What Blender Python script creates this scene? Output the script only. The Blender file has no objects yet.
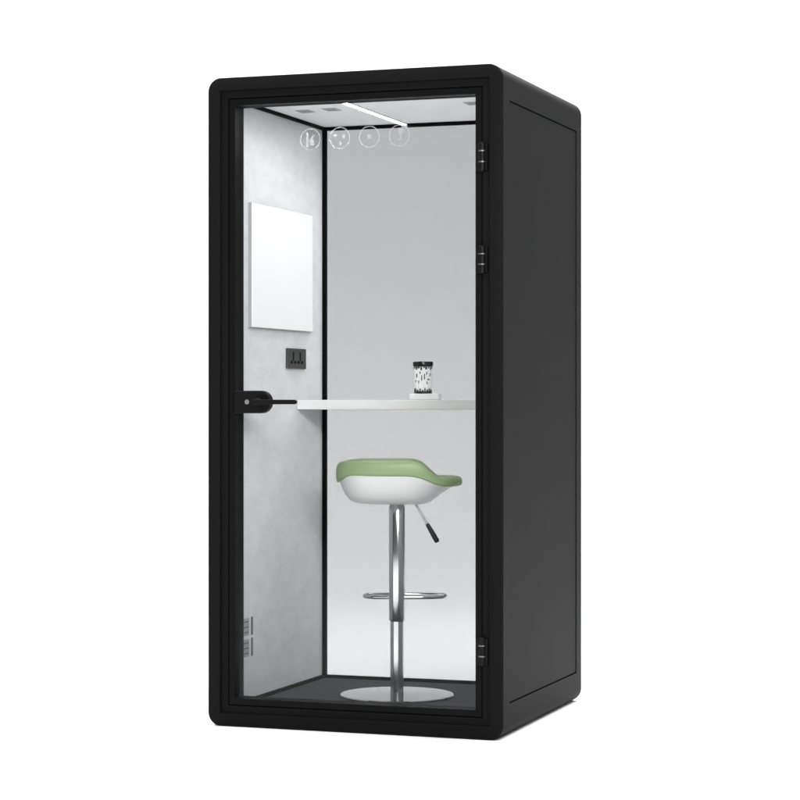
import bpy, bmesh, math, random
from math import pi, sin, cos, radians
from mathutils import Vector, Matrix

S = bpy.context.scene
COL = S.collection

# ------------------------------------------------------------------ helpers
def link(name, me, parent=None, mats=()):
    o = bpy.data.objects.new(name, me)
    COL.objects.link(o)
    if parent: o.parent = parent
    for m in mats: me.materials.append(m)
    return o

def obj(name, bm, mats, parent=None, smooth=True, bevel=0, seg=2, subsurf=0, angle=35):
    bmesh.ops.recalc_face_normals(bm, faces=bm.faces[:])
    me = bpy.data.meshes.new(name)
    bm.to_mesh(me); bm.free()
    if not isinstance(mats, (list, tuple)): mats = [mats]
    o = link(name, me, parent, mats)
    if smooth:
        me.polygons.foreach_set('use_smooth', [True] * len(me.polygons))
    if bevel:
        b = o.modifiers.new('bevel', 'BEVEL'); b.width = bevel; b.segments = seg
        b.limit_method = 'ANGLE'; b.angle_limit = radians(40); b.harden_normals = True
    elif subsurf:
        s = o.modifiers.new('subdivision', 'SUBSURF'); s.levels = subsurf; s.render_levels = subsurf
    elif smooth:
        me.set_sharp_from_angle(angle=radians(angle))
    return o

def box(bm, x0, x1, y0, y1, z0, z1, mi=0):
    v = [bm.verts.new((x, y, z)) for z in (z0, z1) for y in (y0, y1) for x in (x0, x1)]
    for f in ((0, 2, 3, 1), (4, 5, 7, 6), (0, 1, 5, 4), (2, 6, 7, 3), (0, 4, 6, 2), (1, 3, 7, 5)):
        bm.faces.new([v[i] for i in f]).material_index = mi

def bx(*a):
    bm = bmesh.new(); box(bm, *a); return bm

def lathe(bm, prof, n=48, c=(0, 0), mi=0, rfun=None):
    """profile of (radius, z) turned round the vertical axis"""
    rows = []
    for r, z in prof:
        row = []
        for k in range(n):
            a = 2 * pi * k / n
            rr = r * (rfun(a, z) if rfun else 1)
            row.append(bm.verts.new((c[0] + rr * cos(a), c[1] + rr * sin(a), z)))
        rows.append(row)
    for a, b in zip(rows, rows[1:]):
        for k in range(n):
            bm.faces.new((a[k], a[(k + 1) % n], b[(k + 1) % n], b[k])).material_index = mi
    bm.faces.new(rows[0]).material_index = mi
    bm.faces.new(rows[-1]).material_index = mi

def tube(bm, pts, rad, n=16, closed=False, mi=0):
    pts = [Vector(p) for p in pts]; N = len(pts)
    rads = rad if isinstance(rad, (list, tuple)) else [rad] * N
    rows = []
    for i, p in enumerate(pts):
        a = pts[(i - 1) % N] if (closed or i > 0) else p
        b = pts[(i + 1) % N] if (closed or i < N - 1) else p
        t = (b - a).normalized()
        up = Vector((0, 0, 1)) if abs(t.z) < .95 else Vector((0, 1, 0))
        s = t.cross(up).normalized(); u = s.cross(t)
        rows.append([bm.verts.new(p + rads[i] * (cos(2 * pi * k / n) * s + sin(2 * pi * k / n) * u)) for k in range(n)])
    for i in range(N if closed else N - 1):
        A, B = rows[i], rows[(i + 1) % N]
        for k in range(n):
            bm.faces.new((A[k], A[(k + 1) % n], B[(k + 1) % n], B[k])).material_index = mi
    if not closed:
        bm.faces.new(rows[0]).material_index = mi
        bm.faces.new(rows[-1]).material_index = mi

def prism(bm, pts, y0, y1, mi=0):
    """outline of (x, z) points pushed from y0 to y1"""
    a = [bm.verts.new((x, y0, z)) for x, z in pts]
    b = [bm.verts.new((x, y1, z)) for x, z in pts]
    n = len(pts)
    bm.faces.new(a).material_index = mi; bm.faces.new(b[::-1]).material_index = mi
    for i in range(n):
        bm.faces.new((a[i], b[i], b[(i + 1) % n], a[(i + 1) % n])).material_index = mi

def tag(o, label=None, cat=None, group=None, kind=None):
    for k, v in (('label', label), ('category', cat), ('group', group), ('kind', kind)):
        if v: o[k] = v
    return o

def thing(name, label, cat, loc=(0, 0, 0), rz=0):
    o = bpy.data.objects.new(name, None); COL.objects.link(o)
    o.location = loc; o.rotation_euler = (0, 0, rz); o.empty_display_size = .1
    return tag(o, label, cat)

# ------------------------------------------------------------------ materials
def new_mat(name):
    m = bpy.data.materials.new(name); m.use_nodes = True
    nt = m.node_tree
    return m, nt, nt.nodes, nt.links, nt.nodes['Principled BSDF']

def coords(N, L, scale, detail=4, rough=.6, stretch=None):
    tc = N.new('ShaderNodeTexCoord'); mp = N.new('ShaderNodeMapping'); no = N.new('ShaderNodeTexNoise')
    if stretch: mp.inputs['Scale'].default_value = stretch
    no.inputs['Scale'].default_value = scale; no.inputs['Detail'].default_value = detail
    no.inputs['Roughness'].default_value = rough
    L.new(tc.outputs['Object'], mp.inputs['Vector']); L.new(mp.outputs['Vector'], no.inputs['Vector'])
    return no

def surf(name, col, rough, spec=.5, metal=0, var=0, vscale=6, bump=0, bscale=400, rvar=0, stretch=None, detail=4, coat=0, vrough=.62):
    m, nt, N, L, P = new_mat(name)
    P.inputs['Base Color'].default_value = (*col, 1)
    P.inputs['Roughness'].default_value = rough
    P.inputs['Specular IOR Level'].default_value = spec
    P.inputs['Metallic'].default_value = metal
    P.inputs['Coat Weight'].default_value = coat
    if var or rvar:
        no = coords(N, L, vscale, detail, vrough, stretch)
        if var:
            r = N.new('ShaderNodeMapRange')
            r.inputs['From Min'].default_value = .28; r.inputs['From Max'].default_value = .72
            r.inputs['To Min'].default_value = 1 - var; r.inputs['To Max'].default_value = 1 + var
            L.new(no.outputs['Fac'], r.inputs['Value'])
            mx = N.new('ShaderNodeVectorMath'); mx.operation = 'SCALE'
            mx.inputs[0].default_value = col
            L.new(r.outputs['Result'], mx.inputs['Scale']); L.new(mx.outputs['Vector'], P.inputs['Base Color'])
        if rvar:
            r2 = N.new('ShaderNodeMapRange')
            r2.inputs['From Min'].default_value = .25; r2.inputs['From Max'].default_value = .75
            r2.inputs['To Min'].default_value = rough - rvar; r2.inputs['To Max'].default_value = rough + rvar
            L.new(no.outputs['Fac'], r2.inputs['Value']); L.new(r2.outputs['Result'], P.inputs['Roughness'])
    if bump:
        nb = coords(N, L, bscale, 3)
        b = N.new('ShaderNodeBump'); b.inputs['Strength'].default_value = bump; b.inputs['Distance'].default_value = .002
        L.new(nb.outputs['Fac'], b.inputs['Height']); L.new(b.outputs['Normal'], P.inputs['Normal'])
    return m

def glass(name, tint, ior=1.45, refl=1.0, rough=.02):
    m, nt, N, L, P = new_mat(name)
    N.remove(P); out = N['Material Output']
    geo = N.new('ShaderNodeNewGeometry')
    mr = N.new('ShaderNodeMapRange')       # the Fresnel node flips its index on back faces: undo that
    mr.inputs['To Min'].default_value = ior; mr.inputs['To Max'].default_value = 1 / ior
    L.new(geo.outputs['Backfacing'], mr.inputs['Value'])
    fr = N.new('ShaderNodeFresnel'); L.new(mr.outputs['Result'], fr.inputs['IOR'])
    ml = N.new('ShaderNodeMath'); ml.operation = 'MULTIPLY'; ml.inputs[1].default_value = refl
    L.new(fr.outputs['Fac'], ml.inputs[0])
    tr = N.new('ShaderNodeBsdfTransparent'); tr.inputs['Color'].default_value = (*tint, 1)
    gl = N.new('ShaderNodeBsdfGlossy'); gl.inputs['Roughness'].default_value = rough
    mx = N.new('ShaderNodeMixShader')
    L.new(ml.outputs['Value'], mx.inputs['Fac']); L.new(tr.outputs[0], mx.inputs[1]); L.new(gl.outputs[0], mx.inputs[2])
    L.new(mx.outputs[0], out.inputs['Surface'])
    return m

BLACK = surf('black_powder_coat', (.0072, .0072, .0077), .58, .04, var=.04, vscale=3, bump=.05, bscale=900, rvar=.012)
FRAME = surf('black_door_paint', (.0050, .0050, .0054), .46, .06, var=.04, vscale=4, bump=.05, bscale=900, rvar=.012)
TRIM = surf('black_trim', (.0016, .0016, .0017), .6, .05, var=.1)
HINGE = surf('black_hinge_steel', (.003, .003, .003), .48, .16, rvar=.05, vscale=20)
STEEL = surf('brushed_steel', (.42, .42, .42), .42, .5, metal=1, rvar=.06, vscale=30)
HRING = surf('dull_hinge_washer', (.22, .22, .22), .5, .4, metal=1, rvar=.04, vscale=30)
CHROME = surf('polished_chrome', (.58, .58, .59), .17, .5, metal=1, rvar=.03, vscale=8)
DISC = surf('satin_chrome', (.40, .40, .41), .10, .5, metal=1, rvar=.04, vscale=12)
FELT = surf('grey_felt', (.635, .640, .660), .95, .1, var=.11, vscale=20, vrough=.8, bump=.7, bscale=220, detail=10, stretch=(1, .45, .9))
CEIL = surf('ceiling_white', (.84, .84, .85), .7, .2, var=.02)
CARPET = surf('charcoal_carpet', (.060, .060, .064), .95, .1, var=.22, vscale=90, bump=.6, bscale=500, detail=6)
LAMIN = surf('white_laminate', (.66, .665, .66), .45, .4, var=.015)
BOARD = surf('whiteboard_enamel', (.90, .90, .91), .25, .4, var=.01)
BOARDED = surf('board_edge_aluminium', (.42, .42, .43), .45, .4, metal=.3, var=.03)
SOCK = surf('socket_grey_plastic', (.045, .045, .046), .5, .4, var=.05)
SLOT = surf('vent_slot_grey', (.14, .14, .145), .7, .2)
HOLE = surf('socket_slot', (.004, .004, .004), .8, .1)
GREEN = surf('green_upholstery', (.225, .305, .155), .42, .5, var=.04, vscale=25, bump=.12, bscale=500)
SHELL = surf('white_plastic_shell', (.585, .595, .59), .32, .5, var=.012)
GRIP = surf('black_rubber_grip', (.010, .010, .010), .55, .4)
WHITE = surf('white_card', (.86, .86, .86), .6, .3, var=.01)
RIB = surf('white_ribbed_glass', (.90, .90, .89), .12, .6, var=.03, vscale=60)
SPECK = surf('dark_engraving', (.05, .05, .05), .4, .4)
LID = surf('black_gloss_lid', (.006, .006, .006), .2, .5)
BAND = surf('dark_band', (.03, .03, .03), .3, .5)
VENT = surf('vent_grey', (.44, .44, .445), .6, .3)
VENTD = surf('vent_dark_grey', (.33, .33, .335), .6, .3)
BACKDROP = surf('white_studio_paper', (.88, .88, .88), .9, .1, var=.006, vscale=1.5)
PANE = glass('clear_glass', (.985, .988, .988), 1.45, .22)
REAR = glass('grey_tinted_glass', (.512, .512, .516), 1.45, .03, .35)

def film():
    m, nt, N, L, P = new_mat('frosted_film')
    N.remove(P); out = N['Material Output']
    d = N.new('ShaderNodeBsdfDiffuse'); d.inputs['Color'].default_value = (.9, .9, .9, 1)
    t = N.new('ShaderNodeBsdfTranslucent'); t.inputs['Color'].default_value = (.86, .86, .86, 1)
    a = N.new('ShaderNodeMixShader'); a.inputs['Fac'].default_value = .85
    L.new(d.outputs[0], a.inputs[1]); L.new(t.outputs[0], a.inputs[2])
    tr = N.new('ShaderNodeBsdfTransparent')
    no = coords(N, L, 25, 2)
    mr = N.new('ShaderNodeMapRange'); mr.inputs['To Min'].default_value = .25; mr.inputs['To Max'].default_value = .29
    L.new(no.outputs['Fac'], mr.inputs['Value'])
    b = N.new('ShaderNodeMixShader'); L.new(mr.outputs[0], b.inputs['Fac'])
    L.new(tr.outputs[0], b.inputs[1]); L.new(a.outputs[0], b.inputs[2])
    L.new(b.outputs[0], out.inputs['Surface'])
    return m
FILM = film()

def emit(name, col, strength):
    m, nt, N, L, P = new_mat(name)
    P.inputs['Base Color'].default_value = (.8, .8, .8, 1)
    P.inputs['Emission Color'].default_value = (*col, 1)
    P.inputs['Emission Strength'].default_value = strength
    return m
LED = emit('led_diffuser', (1, .99, .985), 72.0)

# ------------------------------------------------------------------ the booth
W, D, H, R = 1.09, 1.069, 2.30, .048
HW = W / 2
NC = 10
YAW = radians(19.333)

def loop(bm, inset, y, r0=R):
    """rounded rectangle in the x-z plane, `inset` inside the booth's outline; corners BR, TR, TL, BL"""
    r = max(r0 - inset, .0035)
    vs = []
    for cx, cz, a0 in ((HW - inset - r, inset + r, -90), (HW - inset - r, H - inset - r, 0),
                       (-HW + inset + r, H - inset - r, 90), (-HW + inset + r, inset + r, 180)):
        for k in range(NC + 1):
            a = radians(a0 + 90 * k / NC)
            vs.append(bm.verts.new((cx + r * cos(a), y, cz + r * sin(a))))
    return vs

def ring(prof, skip=(), closed=True, r0=R):
    """sweep a closed profile of (inset, y) round the rounded rectangle; returns bmesh and loops"""
    bm = bmesh.new()
    loops = [loop(bm, i, y, r0) for i, y in prof]
    n = len(loops[0]); N = len(loops)
    for i in range(N if closed else N - 1):
        A, B = loops[i], loops[(i + 1) % N]
        for k in range(n):
            if (i, k) in skip: continue
            bm.faces.new((A[k], A[(k + 1) % n], B[(k + 1) % n], B[k]))
    return bm, loops

booth = thing('phone_booth', 'tall black office phone booth with full glass door and rounded corners, lit inside', 'phone booth')

# outer shell: a rounded tube whose flat sides carry a recessed panel
prof = [(.030, .0135), (.0022, .0135), (0, .0155), (0, D - .005), (.004, D), (.030, D)]
kR, kL = NC, 3 * NC + 2
bm, lp = ring(prof, skip={(2, kR), (2, kL)})
PY0, PY1, PZ0, PZ1, DEP = .092, .991, .115, 2.185, .009
for k, sx in ((kR, 1), (kL, -1)):
    n = len(lp[0])
    A0, A1 = lp[2][k], lp[2][k + 1]          # front edge of the flat side
    B0, B1 = lp[3][k], lp[3][k + 1]
    if A0.co.z > A1.co.z: A0, A1, B0, B1 = A1, A0, B1, B0
    o4 = [A0, A1, B1, B0]
    x = sx * HW
    q = [(PY0, PZ0), (PY0, PZ1), (PY1, PZ1), (PY1, PZ0)]
    i4 = [bm.verts.new((x, y, z)) for y, z in q]
    j4 = [bm.verts.new((x - sx * DEP, y, z)) for y, z in q]
    for a in range(4):
        b = (a + 1) % 4
        bm.faces.new((o4[a], o4[b], i4[b], i4[a]))
        bm.faces.new((i4[a], i4[b], j4[b], j4[a]))
    bm.faces.new(j4)
obj('outer_shell', bm, BLACK, booth, angle=25)
for sx in (1, -1):
    xs = sorted((sx * (HW - DEP + .0003), sx * (HW - .0022)))
    g = .0045
    obj('side_panel', bx(xs[0], xs[1], PY0 + .002, PY1 - g, PZ0 + g, PZ1 - g), BLACK, booth, bevel=.0012)

# front frame with the stepped face and the door jamb
prof = [(.0018, .0058), (.0004, .0050), (0, .0030), (.0010, .0009), (.0030, 0), (.0430, 0), (.0450, .0015), (.0462, .012),
        (.0722, .012), (.0727, .0125), (.0727, .056), (.0990, .056), (.0990, .090), (.031, .090), (.031, .0142), (.0062, .0142), (.0062, .0058)]
bm, _ = ring(prof)
obj('front_frame', bm, BLACK, booth, angle=30)

# the rear frame round the tinted back window
bm, _ = ring([(.0305, .998), (.050, .998), (.050, 1.035), (.0305, 1.035)])
obj('rear_frame', bm, TRIM, booth, angle=30)
obj('rear_window', bx(-.508, .508, .9856, .9935, .036, 2.262), REAR, booth, smooth=False)

# liners
XL, YB, ZF, ZC = .490, .985, .056, 2.240
obj('wall_panel', bx(-.5135, -XL, .0915, YB, ZF - .02, ZC + .02), FELT, booth, smooth=False)
obj('wall_panel', bx(XL, .5135, .0915, YB, ZF - .02, ZC + .02), FELT, booth, smooth=False)
obj('ceiling_panel', bx(-XL + .0005, XL - .0005, .0915, YB - .0004, ZC, ZC + .024), CEIL, booth, smooth=False)
obj('floor_panel', bx(-XL + .0005, XL - .0005, .0915, YB - .0004, ZF - .024, ZF), CARPET, booth, smooth=False)
bm = bmesh.new()
t = .014
for sx in (1, -1):
    a, b = sorted((sx * (XL - .0004), sx * (XL - .0175)))
    box(bm, a, b, YB - t, YB - .0006, ZF + .0004, ZC - .0004)                     # upright in the corner
    a, b = sorted((sx * (XL - .0004), sx * (XL - .011)))
    box(bm, a, b, .0922, YB - t - .0004, ZC - .0125, ZC - .0003)                   # along the ceiling
    box(bm, a, b, .0922, YB - t - .0004, ZF + .0003, ZF + .013)                    # along the floor
box(bm, -XL + .018, -.1600, YB - .0125, YB - .0008, ZC - .0145, ZC - .0005)
box(bm, -.1324, XL - .018, YB - .0125, YB - .0008, ZC - .0145, ZC - .0005)
box(bm, -XL + .018, XL - .018, YB - .0125, YB - .0008, ZF + .0005, ZF + .0130)
obj('corner_trim', bm, TRIM, booth, smooth=False)

# ceiling light and air vents
bm = bmesh.new(); box(bm, -.1595, -.1562, .12, YB - .0005, ZC - .0052, ZC - .0004)
box(bm, -.1362, -.1329, .12, YB - .0005, ZC - .0052, ZC - .0004)
box(bm, -.1561, -.1363, .12, YB - .0006, ZC - .0016, ZC - .0005)
strip = obj('light_strip', bm, CEIL, booth, smooth=False)
obj('diffuser', bx(-.1559, -.1365, .1202, YB - .0007, ZC - .0036, ZC - .0018), LED, strip, smooth=False)
for vx, vy in ((-.374, .50), (-.262, .485), (.285, .50)):
    bm = bmesh.new()
    box(bm, vx - .027, vx + .027, vy - .035, vy + .035, ZC - .0028, ZC - .0003, 0)
    for k in range(5):
        yy = vy - .026 + k * .013
        box(bm, vx - .021, vx + .021, yy - .003, yy + .003, ZC - .0036, ZC - .0024, 1)
    obj('air_vent', bm, [VENT, VENTD], booth, smooth=False)

# low wall vents near the door
for z0 in (.300, .223):
    bm = bmesh.new()
    box(bm, -XL + .0003, -XL + .004, .180, .232, z0, z0 + .062, 0)
    for k in range(3):
        zz = z0 + .012 + k * .019
        box(bm, -XL + .0036, -XL + .0048, .186, .226, zz - .002, zz + .002, 1)
    box(bm, -XL + .0003, -XL + .003, .258, .270, z0 - .002, z0 + .064, 1)
    obj('wall_vent', bm, [VENTD, SLOT], booth, smooth=False)

# double power socket
bm = bx(-XL + .0003, -XL + .010, .590, .778, 1.278, 1.355)
sock = obj('power_socket', bm, SOCK, booth, bevel=.002)
for cy in (.645, .715):
    bm = bmesh.new()
    box(bm, -XL + .0096, -XL + .0106, cy - .006, cy + .006, 1.308, 1.341)
    for dy in (-.017, .017):
        box(bm, -XL + .0096, -XL + .0106, cy + dy - .010, cy + dy + .010, 1.297, 1.307)
    obj('socket_slot', bm, HOLE, sock, smooth=False)

# counter across the booth
YC = .707
obj('counter', bx(-XL + .0005, XL - .0005, YC, YB - .003, 1.121, 1.158), LAMIN, booth, bevel=.003, seg=3)

# ---- glass door
door_prof = [(.0757, .0145), (.0765, .0135), (.0975, .0135), (.0985, .0145), (.0985, .054), (.0757, .054)]
bm, _ = ring(door_prof)
door = obj('door', bm, FRAME, booth, angle=30)
obj('glass_pane', bx(-.4470, .4470, .030, .038, .0979, 2.2021), PANE, door, smooth=False)

for hz in ((1.932, 2.035), (1.585, 1.683), (.249, .350)):
    bm = bmesh.new()
    z0, z1 = hz; L_ = z1 - z0; hx, hy, r = .4722, .006, .0125
    lathe(bm, [(r * .6, z0), (r, z0 + .004), (r, z0 + L_ * .32)], 20, (hx, hy), 0)
    lathe(bm, [(r * 1.02, z0 + L_ * .325), (r * 1.02, z0 + L_ * .365)], 20, (hx, hy), 1)
    lathe(bm, [(r, z0 + L_ * .37), (r, z0 + L_ * .68)], 20, (hx, hy), 0)
    lathe(bm, [(r * 1.02, z0 + L_ * .685), (r * 1.02, z0 + L_ * .725)], 20, (hx, hy), 1)
    lathe(bm, [(r, z0 + L_ * .73), (r, z1 - .004), (r * .6, z1)], 20, (hx, hy), 0)
    box(bm, hx + .004, hx + .020, .004, .0118, z0 + .006, z1 - .006, 0)
    box(bm, hx - .020, hx - .004, .004, .0133, z0 + .006, z1 - .006, 0)
    obj('hinge', bm, [HINGE, HRING], door, angle=40)

# lock plate and lever handle
bm = bmesh.new()
zc, hh = 1.150, .040
px0, px1 = -.4445, -.345
pts = [(px0, zc - hh), (px1, zc - hh)]
pts += [(px1 + hh * cos(radians(a)), zc + hh * sin(radians(a))) for a in range(-80, 90, 10)]
pts += [(px1, zc + hh), (px0, zc + hh)]
prism(bm, pts, .001, .0296)
handle = obj('door_handle', bm, HINGE, door, bevel=.003, seg=3)
bm = bmesh.new()
tube(bm, [(-.343, .002, zc), (-.343, -.042, zc)], .013, 20)
lev = lambda e: [(-.356, zc - .0085), (e - .006, zc - .0080), (e, zc - .003), (e, zc + .003), (e - .006, zc + .0080), (-.356, zc + .0085)]
prism(bm, lev(-.187), -.052, -.038)
tube(bm, [(-.343, .0385, zc), (-.343, .072, zc)], .012, 20)
prism(bm, lev(-.236), .066, .078)
obj('lever', bm, HINGE, door, bevel=.002)
bm = bmesh.new()
tube(bm, [(-.394, .0015, zc), (-.394, -.0025, zc)], .0085, 24)
tube(bm, [(-.394, -.0024, zc), (-.394, -.0035, zc)], .0055, 24)
obj('lock_cylinder', bm, STEEL, door)
bm = bmesh.new()
px1 -= .016
pts = [(px0 + .02, zc - hh), (px1, zc - hh)] + [(px1 + hh * cos(radians(a)), zc + hh * sin(radians(a))) for a in range(-80, 90, 10)] + [(px1, zc + hh), (px0 + .02, zc + hh)]
prism(bm, pts, .0384, .050)
obj('inner_lock_plate', bm, HINGE, door, bevel=.003)

# frosted signs on the glass
def annulus(bm, cx, cz, r, w, y0, y1, n=48):
    vs = []
    for k in range(n):
        a = 2 * pi * k / n
        vs.append([bm.verts.new((cx + q * cos(a), y, cz + q * sin(a))) for q, y in ((r, y0), (r, y1), (r - w, y1), (r - w, y0))])
    for k in range(n):
        A, B = vs[k], vs[(k + 1) % n]
        for j in range(4):
            bm.faces.new((A[j], A[(j + 1) % 4], B[(j + 1) % 4], B[j]))
def dot(bm, cx, cz, rx, rz, rot=0, n=20):
    pts = []
    for k in range(n):
        a = 2 * pi * k / n; u, v = rx * cos(a), rz * sin(a)
        pts.append((cx + u * cos(rot) - v * sin(rot), cz + u * sin(rot) + v * cos(rot)))
    prism(bm, pts, *YD)
YD = (.0292, .0297)
m_ = .038 / 270     # metres per unit of the enlarged mark
for i, cx in enumerate((-.166, -.055, .055, .166)):
    bm = bmesh.new(); cz = 2.0725
    annulus(bm, cx, cz, .0385, .0036, *YD)
    q = lambda l: [(cx + a * m_, cz + b * m_) for a, b in l]
    if i == 0:
        prism(bm, q([(-108, -190), (-50, -190), (-50, 165), (-108, 165)]), *YD)
        prism(bm, q([(-15, 0), (85, 120), (125, 80), (60, 5)]), *YD)
        prism(bm, q([(-15, -4), (60, -1), (102, -30), (102, -150), (5, -150), (5, -60)]), *YD)
    elif i == 1:
        dot(bm, cx - .017, cz + .010, .0085, .006, .3)
        dot(bm, cx + .015, cz + .007, .0055, .009, -.2)
        dot(bm, cx + .001, cz - .020, .0065, .005, -.7)
    elif i == 2:
        pts = []
        for k in range(10):
            a = pi / 2 + k * pi / 5; r = .011 if k % 2 == 0 else .0055
            pts.append((cx + r * cos(a), cz + .002 + r * sin(a)))
        prism(bm, pts, *YD)
    else:
        prism(bm, q([(-28, 190), (98, 190), (98, 85), (62, 20), (10, 20), (-28, 85)]), *YD)
        prism(bm, q([(22, 18), (48, 18), (48, -90), (22, -90)]), *YD)
        prism(bm, q([(-20, -92), (110, -92), (110, -118), (-20, -118)]), *YD)
    obj('frosted_sign', bm, FILM, door, smooth=False)

# ------------------------------------------------------------------ whiteboard on the left wall
wb = thing('whiteboard', 'blank white board mounted on the grey felt left wall above the power socket', 'whiteboard', (-XL, .53, 1.4225))
bm = bx(.0123, .0165, -.2955, .2995, .0015, .4545)
obj('writing_surface', bm, BOARD, wb, bevel=.0012)
bm = bx(.0004, .0122, -.297, .301, 0, .456)
obj('board_backing', bm, BOARDED, wb, bevel=.0008)

# ------------------------------------------------------------------ things on the counter
bm = bmesh.new(); box(bm, -.056, .056, -.045, .045, 0, .0235)
pad = obj('box', bm, WHITE, bevel=.003, seg=3)
pad.location = (-.003, .815, 1.1582); pad.rotation_euler = (0, 0, radians(10))
tag(pad, 'small flat white box lying on the white counter under the tumbler', 'box')

tb = thing('tumbler', 'ribbed white glass tumbler with black lid standing on the flat white box', 'tumbler', (-.015, .818, 1.1818))
rib = lambda a, z: 1 + .018 * cos(18 * a)
bm = bmesh.new()
lathe(bm, [(.0325, .0095), (.0335, .02), (.0340, .05), (.0352, .085), (.0357, .103)], 144, mi=0, rfun=rib)
body = obj('body', bm, RIB, tb, angle=60)
bm = bmesh.new(); lathe(bm, [(.031, 0), (.0345, .002), (.0345, .0095)], 64)
obj('base_band', bm, BAND, tb)
bm = bmesh.new(); lathe(bm, [(.033, .1032), (.0385, .1055), (.0395, .118), (.0375, .1225), (.010, .1235)], 64)
obj('lid', bm, LID, tb)
def marks(lst):
    bm = bmesh.new()
    for da, z0, hgt, wd in lst:
        a = -pi / 2 + YAW + da
        c, s = cos(a), sin(a); r = .0351 + .0016 * z0 / .1
        vs = []
        for rr in (r - .0019, r + .0003):
            for dz in (0, hgt):
                for w in (-wd, wd):
                    vs.append(bm.verts.new((rr * c - w * s, rr * s + w * c, z0 + dz)))
        for f in ((0, 1, 3, 2), (4, 6, 7, 5), (0, 4, 5, 1), (2, 3, 7, 6), (0, 2, 6, 4), (1, 5, 7, 3)):
            bm.faces.new([vs[i] for i in f])
    obj('engraving', bm, SPECK, tb, smooth=False)
marks([(q, .1025 - d, d, w) for q, d, w in ((-1.25, .009, .003), (-1.0, .005, .003), (-.78, .011, .003), (-.5, .006, .004), (-.2, .013, .003), (.1, .005, .003), (.32, .010, .004), (.62, .006, .003), (.9, .012, .003), (1.2, .007, .003))])
marks([(q, .0092, d, w) for q, d, w in ((-1.25, .007, .003), (-.95, .012, .0022), (-.65, .006, .003), (-.35, .010, .0022), (-.05, .005, .003), (.2, .013, .002), (.5, .007, .003), (.8, .011, .0022), (1.15, .006, .003))])
marks([(-.15, .050, .020, .0018)]); marks([(.14, .054, .022, .0018)]); marks([(.62, .052, .004, .0055)])
for q in ((-.75, .062, .014, .0014), (-.5, .040, .010, .0014), (.4, .072, .010, .0014), (.85, .066, .012, .0016), (-.35, .076, .008, .0016), (.45, .036, .010, .0014), (-.9, .046, .004, .003)): marks([q])

# ------------------------------------------------------------------ bar stool
stool = thing('bar_stool', 'green and white bar stool with chrome column and round base on the booth floor', 'bar stool', (-.031, .563, ZF + .0005), YAW)
ZB = ZF + .0005
def zz(z): return z - ZB

def interp(tab, x):
    if x <= tab[0][0]: return tab[0][1]
    for (a, va), (b, vb) in zip(tab, tab[1:]):
        if x <= b:
            t = (x - a) / (b - a)
            return va + (vb - va) * t
    return tab[-1][1]
def sm(tab, x, w=.022):
    return sum(interp(tab, x + w * k / 3) for k in range(-3, 4)) / 7
TOP = [(-.26, .928), (-.224, .922), (-.208, .933), (-.18, .936), (.070, .936), (.090, .930), (.123, .902), (.150, .879), (.167, .869), (.186, .872), (.21, .875), (.26, .873)]
BOT = [(-.26, .838), (-.224, .845), (-.207, .870), (-.190, .880), (.045, .880), (.075, .876), (.108, .866), (.150, .846), (.186, .839), (.26, .842)]
NR = 96
def plan(Lu, Ru, V, ex=2.7):
    c, h = (Lu + Ru) / 2, (Ru - Lu) / 2
    out = []
    for k in range(NR):
        a = 2 * pi * k / NR
        ca, sa = cos(a), sin(a)
        u = c + h * math.copysign(abs(ca) ** (2 / ex), ca)
        v = V * math.copysign(abs(sa) ** (2 / ex), sa)
        out.append((u, v))
    return out
def rings_to_mesh(rings, cap_first=False, cap_last=True):
    bm = bmesh.new()
    rows = [[bm.verts.new(p) for p in r] for r in rings]
    for A, B in zip(rows, rows[1:]):
        for k in range(NR):
            bm.faces.new((A[k], A[(k + 1) % NR], B[(k + 1) % NR], B[k]))
    if cap_first: bm.faces.new(rows[0])
    if cap_last: bm.faces.new(rows[-1])
    return bm
# upholstered pad with its rolled rim
L0, R0, V0 = -.227, .243, .195
def padring(s, f, dish):
    r = []
    c = (L0 + R0) / 2; h = (R0 - L0) / 2
    for u, v in plan(c - h * s, c + h * s, V0 * s):
        uo = c + (u - c) / max(s, .5) if s > .5 else u
        b, t_ = sm(BOT, uo), sm(TOP, uo)
        z = b + (t_ - b) * f
        z = z + .002 * dish
        r.append((u, v, zz(z)))
    return r
pr = [padring(*a) for a in ((.925, .10, 0), (.95, .03, 0), (.968, 0, 0), (.984, .06, 0), (.995, .2, 0), (1.0, .4, 0), (.998, .58, 0), (.99, .74, 0), (.976, .87, 0),
      (.958, .95, 0), (.935, .99, 0), (.91, 1.0, 0), (.88, 1, .05), (.83, 1, .2), (.75, 1, .45), (.62, 1, .7), (.40, 1, .9), (.15, 1, 1))]
obj('seat_cushion', rings_to_mesh(pr, True, True), GREEN, stool, angle=180)
# white moulded shell below the cushion
tab = [(-.216, .225, .187, .02), (-.214, .218, .186, .10), (-.211, .202, .183, .22), (-.206, .182, .178, .38), (-.199, .163, .170, .55), (-.189, .146, .158, .72),
       (-.176, .131, .140, .86), (-.155, .117, .115, .95), (-.12, .098, .085, .99), (-.06, .06, .05, 1.0)]
sr = []
for Lu, Ru, V, t_ in tab:
    r = []
    for u, v in plan(Lu, Ru, V, 2.9):
        z0 = sm(BOT, u) + .012
        r.append((u, v, zz(z0 + (.7705 - z0) * t_)))
    sr.append(r)
obj('seat_shell', rings_to_mesh(sr, True, True), SHELL, stool, angle=180)
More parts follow.
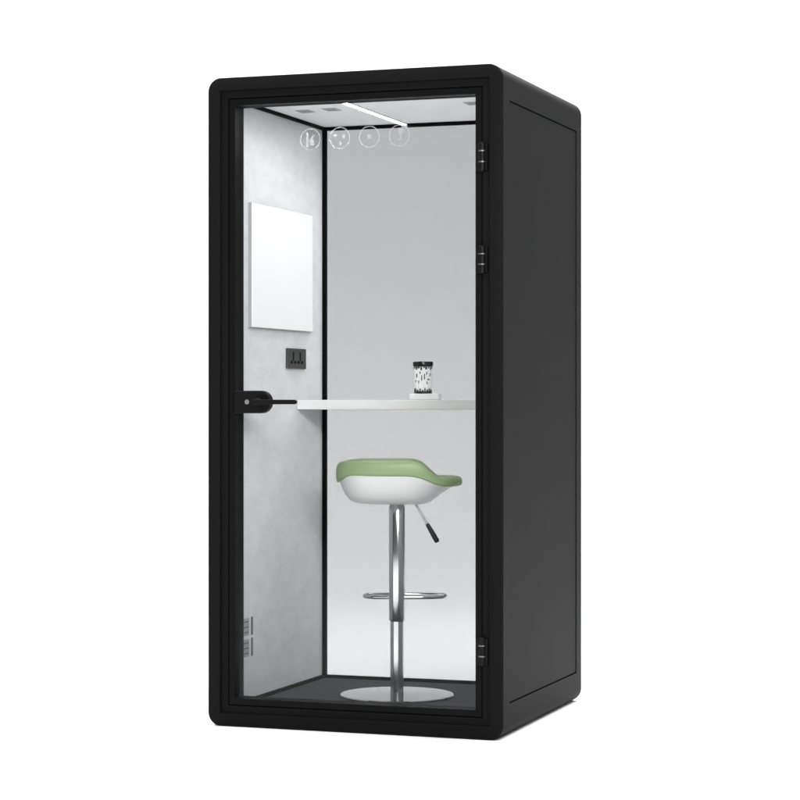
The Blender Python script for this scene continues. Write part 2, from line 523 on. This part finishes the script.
# column
bm = bmesh.new()
lathe(bm, [(.027, zz(.335)), (.0298, zz(.340)), (.0298, zz(.760)), (.027, zz(.766)), (.026, zz(.773))], 48)
obj('column', bm, CHROME, stool)
bm = bmesh.new()
lathe(bm, [(.0250, .012), (.0250, zz(.3345))], 48)
obj('gas_lift', bm, CHROME, stool)
bm = bmesh.new()
lathe(bm, [(.208, 0), (.2115, .0015), (.212, .0045), (.210, .0075), (.16, .010), (.08, .012), (.034, .0130), (.0262, .0135)], 96)
obj('base', bm, DISC, stool)
bm = bmesh.new()
pts = []
for k in range(64):
    a = 2 * pi * k / 64; ex = 2.5
    u = .030 + .150 * math.copysign(abs(cos(a)) ** (2 / ex), cos(a))
    v = .058 + .063 * math.copysign(abs(sin(a)) ** (2 / ex), sin(a))
    pts.append((u, v, zz(.424)))
tube(bm, pts, .0082, 14, closed=True)
obj('footrest', bm, CHROME, stool)
bm = bmesh.new()
tube(bm, [(.060, -.03, zz(.785)), (.074, -.032, zz(.764)), (.1135, -.038, zz(.696))], .0042, 12)
lever = obj('height_lever', bm, STEEL, stool)
bm = bmesh.new()
a, b = Vector((.1115, -.038, zz(.699))), Vector((.1507, -.043, zz(.631)))
tube(bm, [a, a.lerp(b, .04), a.lerp(b, .6), a.lerp(b, .93), b], [.006, .0075, .0095, .0098, .006], 16)
obj('lever_grip', bm, GRIP, lever, angle=60)

# ------------------------------------------------------------------ setting: white seamless backdrop
CAM = Vector((2.67151, -7.10577, 1.15))
FW = Vector((-sin(YAW), cos(YAW), 0)); RT = Vector((cos(YAW), sin(YAW), 0))
bm = bmesh.new()
Z1, RC, TOPZ = 12.5, 3.2, 9.0
prof = [(-5, 0), (2, 0), (6, 0), (9, 0), (Z1, 0)]
prof += [(Z1 + RC * sin(radians(a)), RC - RC * cos(radians(a))) for a in range(5, 91, 5)]
prof += [(Z1 + RC, 6), (Z1 + RC, TOPZ)]
rows = []
for dz, z in prof:
    rows.append([bm.verts.new((CAM.x + FW.x * dz + RT.x * s, CAM.y + FW.y * dz + RT.y * s, z)) for s in (-13, -6, 0, 6, 13)])
for A, B in zip(rows, rows[1:]):
    for k in range(4): bm.faces.new((A[k], A[k + 1], B[k + 1], B[k]))
bd = obj('backdrop', bm, BACKDROP, angle=60)
tag(bd, kind='structure')

# ------------------------------------------------------------------ light
def area(name, dist, side, z, sx, sy, power, target=None, spread=180):
    l = bpy.data.lights.new(name, 'AREA'); l.shape = 'RECTANGLE'; l.size = sx; l.size_y = sy; l.energy = power; l.spread = radians(spread)
    o = bpy.data.objects.new(name, l); COL.objects.link(o)
    p = CAM + FW * dist + RT * side; o.location = (p.x, p.y, z)
    if target is None:
        o.rotation_euler = (0, 0, YAW)
    else:
        q = CAM + FW * target[0] + RT * target[1]; q.z = target[2]
        o.rotation_euler = (q - o.location).to_track_quat('-Z', 'Y').to_euler()
    return o
area('overhead_softbox', 9.6, 0, 5.0, 9, 6.0, 1450)
area('backdrop_lamp', 10.5, 0, 6.0, 9, 1.2, 70, (15.7, 0, 3.4))
area('front_softbox', .6, .5, 4.4, 3.6, 2.2, 300, (8.3, .1, 1.2))
area('grid_softbox', 1.0, 1.7, 3.2, 4.0, 1.7, 13, (7.9, -.3, 1.45), 24)

w = bpy.data.worlds.new('World'); S.world = w; w.use_nodes = True
bg = w.node_tree.nodes['Background']; bg.inputs['Color'].default_value = (1, 1, 1, 1); bg.inputs['Strength'].default_value = .12

# ------------------------------------------------------------------ camera
c = bpy.data.cameras.new('camera'); c.sensor_width = 36; c.lens = 2185 / 800 * 36; c.shift_y = 2 / 800
c.clip_end = 200
co = bpy.data.objects.new('camera', c); COL.objects.link(co)
co.location = CAM; co.rotation_euler = (pi / 2, 0, YAW)
S.camera = co

S.view_settings.view_transform = 'Standard'; S.view_settings.look = 'None'
S.view_settings.exposure = 0; S.view_settings.gamma = 1
S.render.engine = 'CYCLES'
S.cycles.use_denoising = True
S.cycles.max_bounces = 14; S.cycles.diffuse_bounces = 5; S.cycles.glossy_bounces = 6
S.cycles.transparent_max_bounces = 24
S.cycles.use_adaptive_sampling = False
S.cycles.caustics_reflective = False; S.cycles.caustics_refractive = False
S.cycles.sample_clamp_indirect = 8
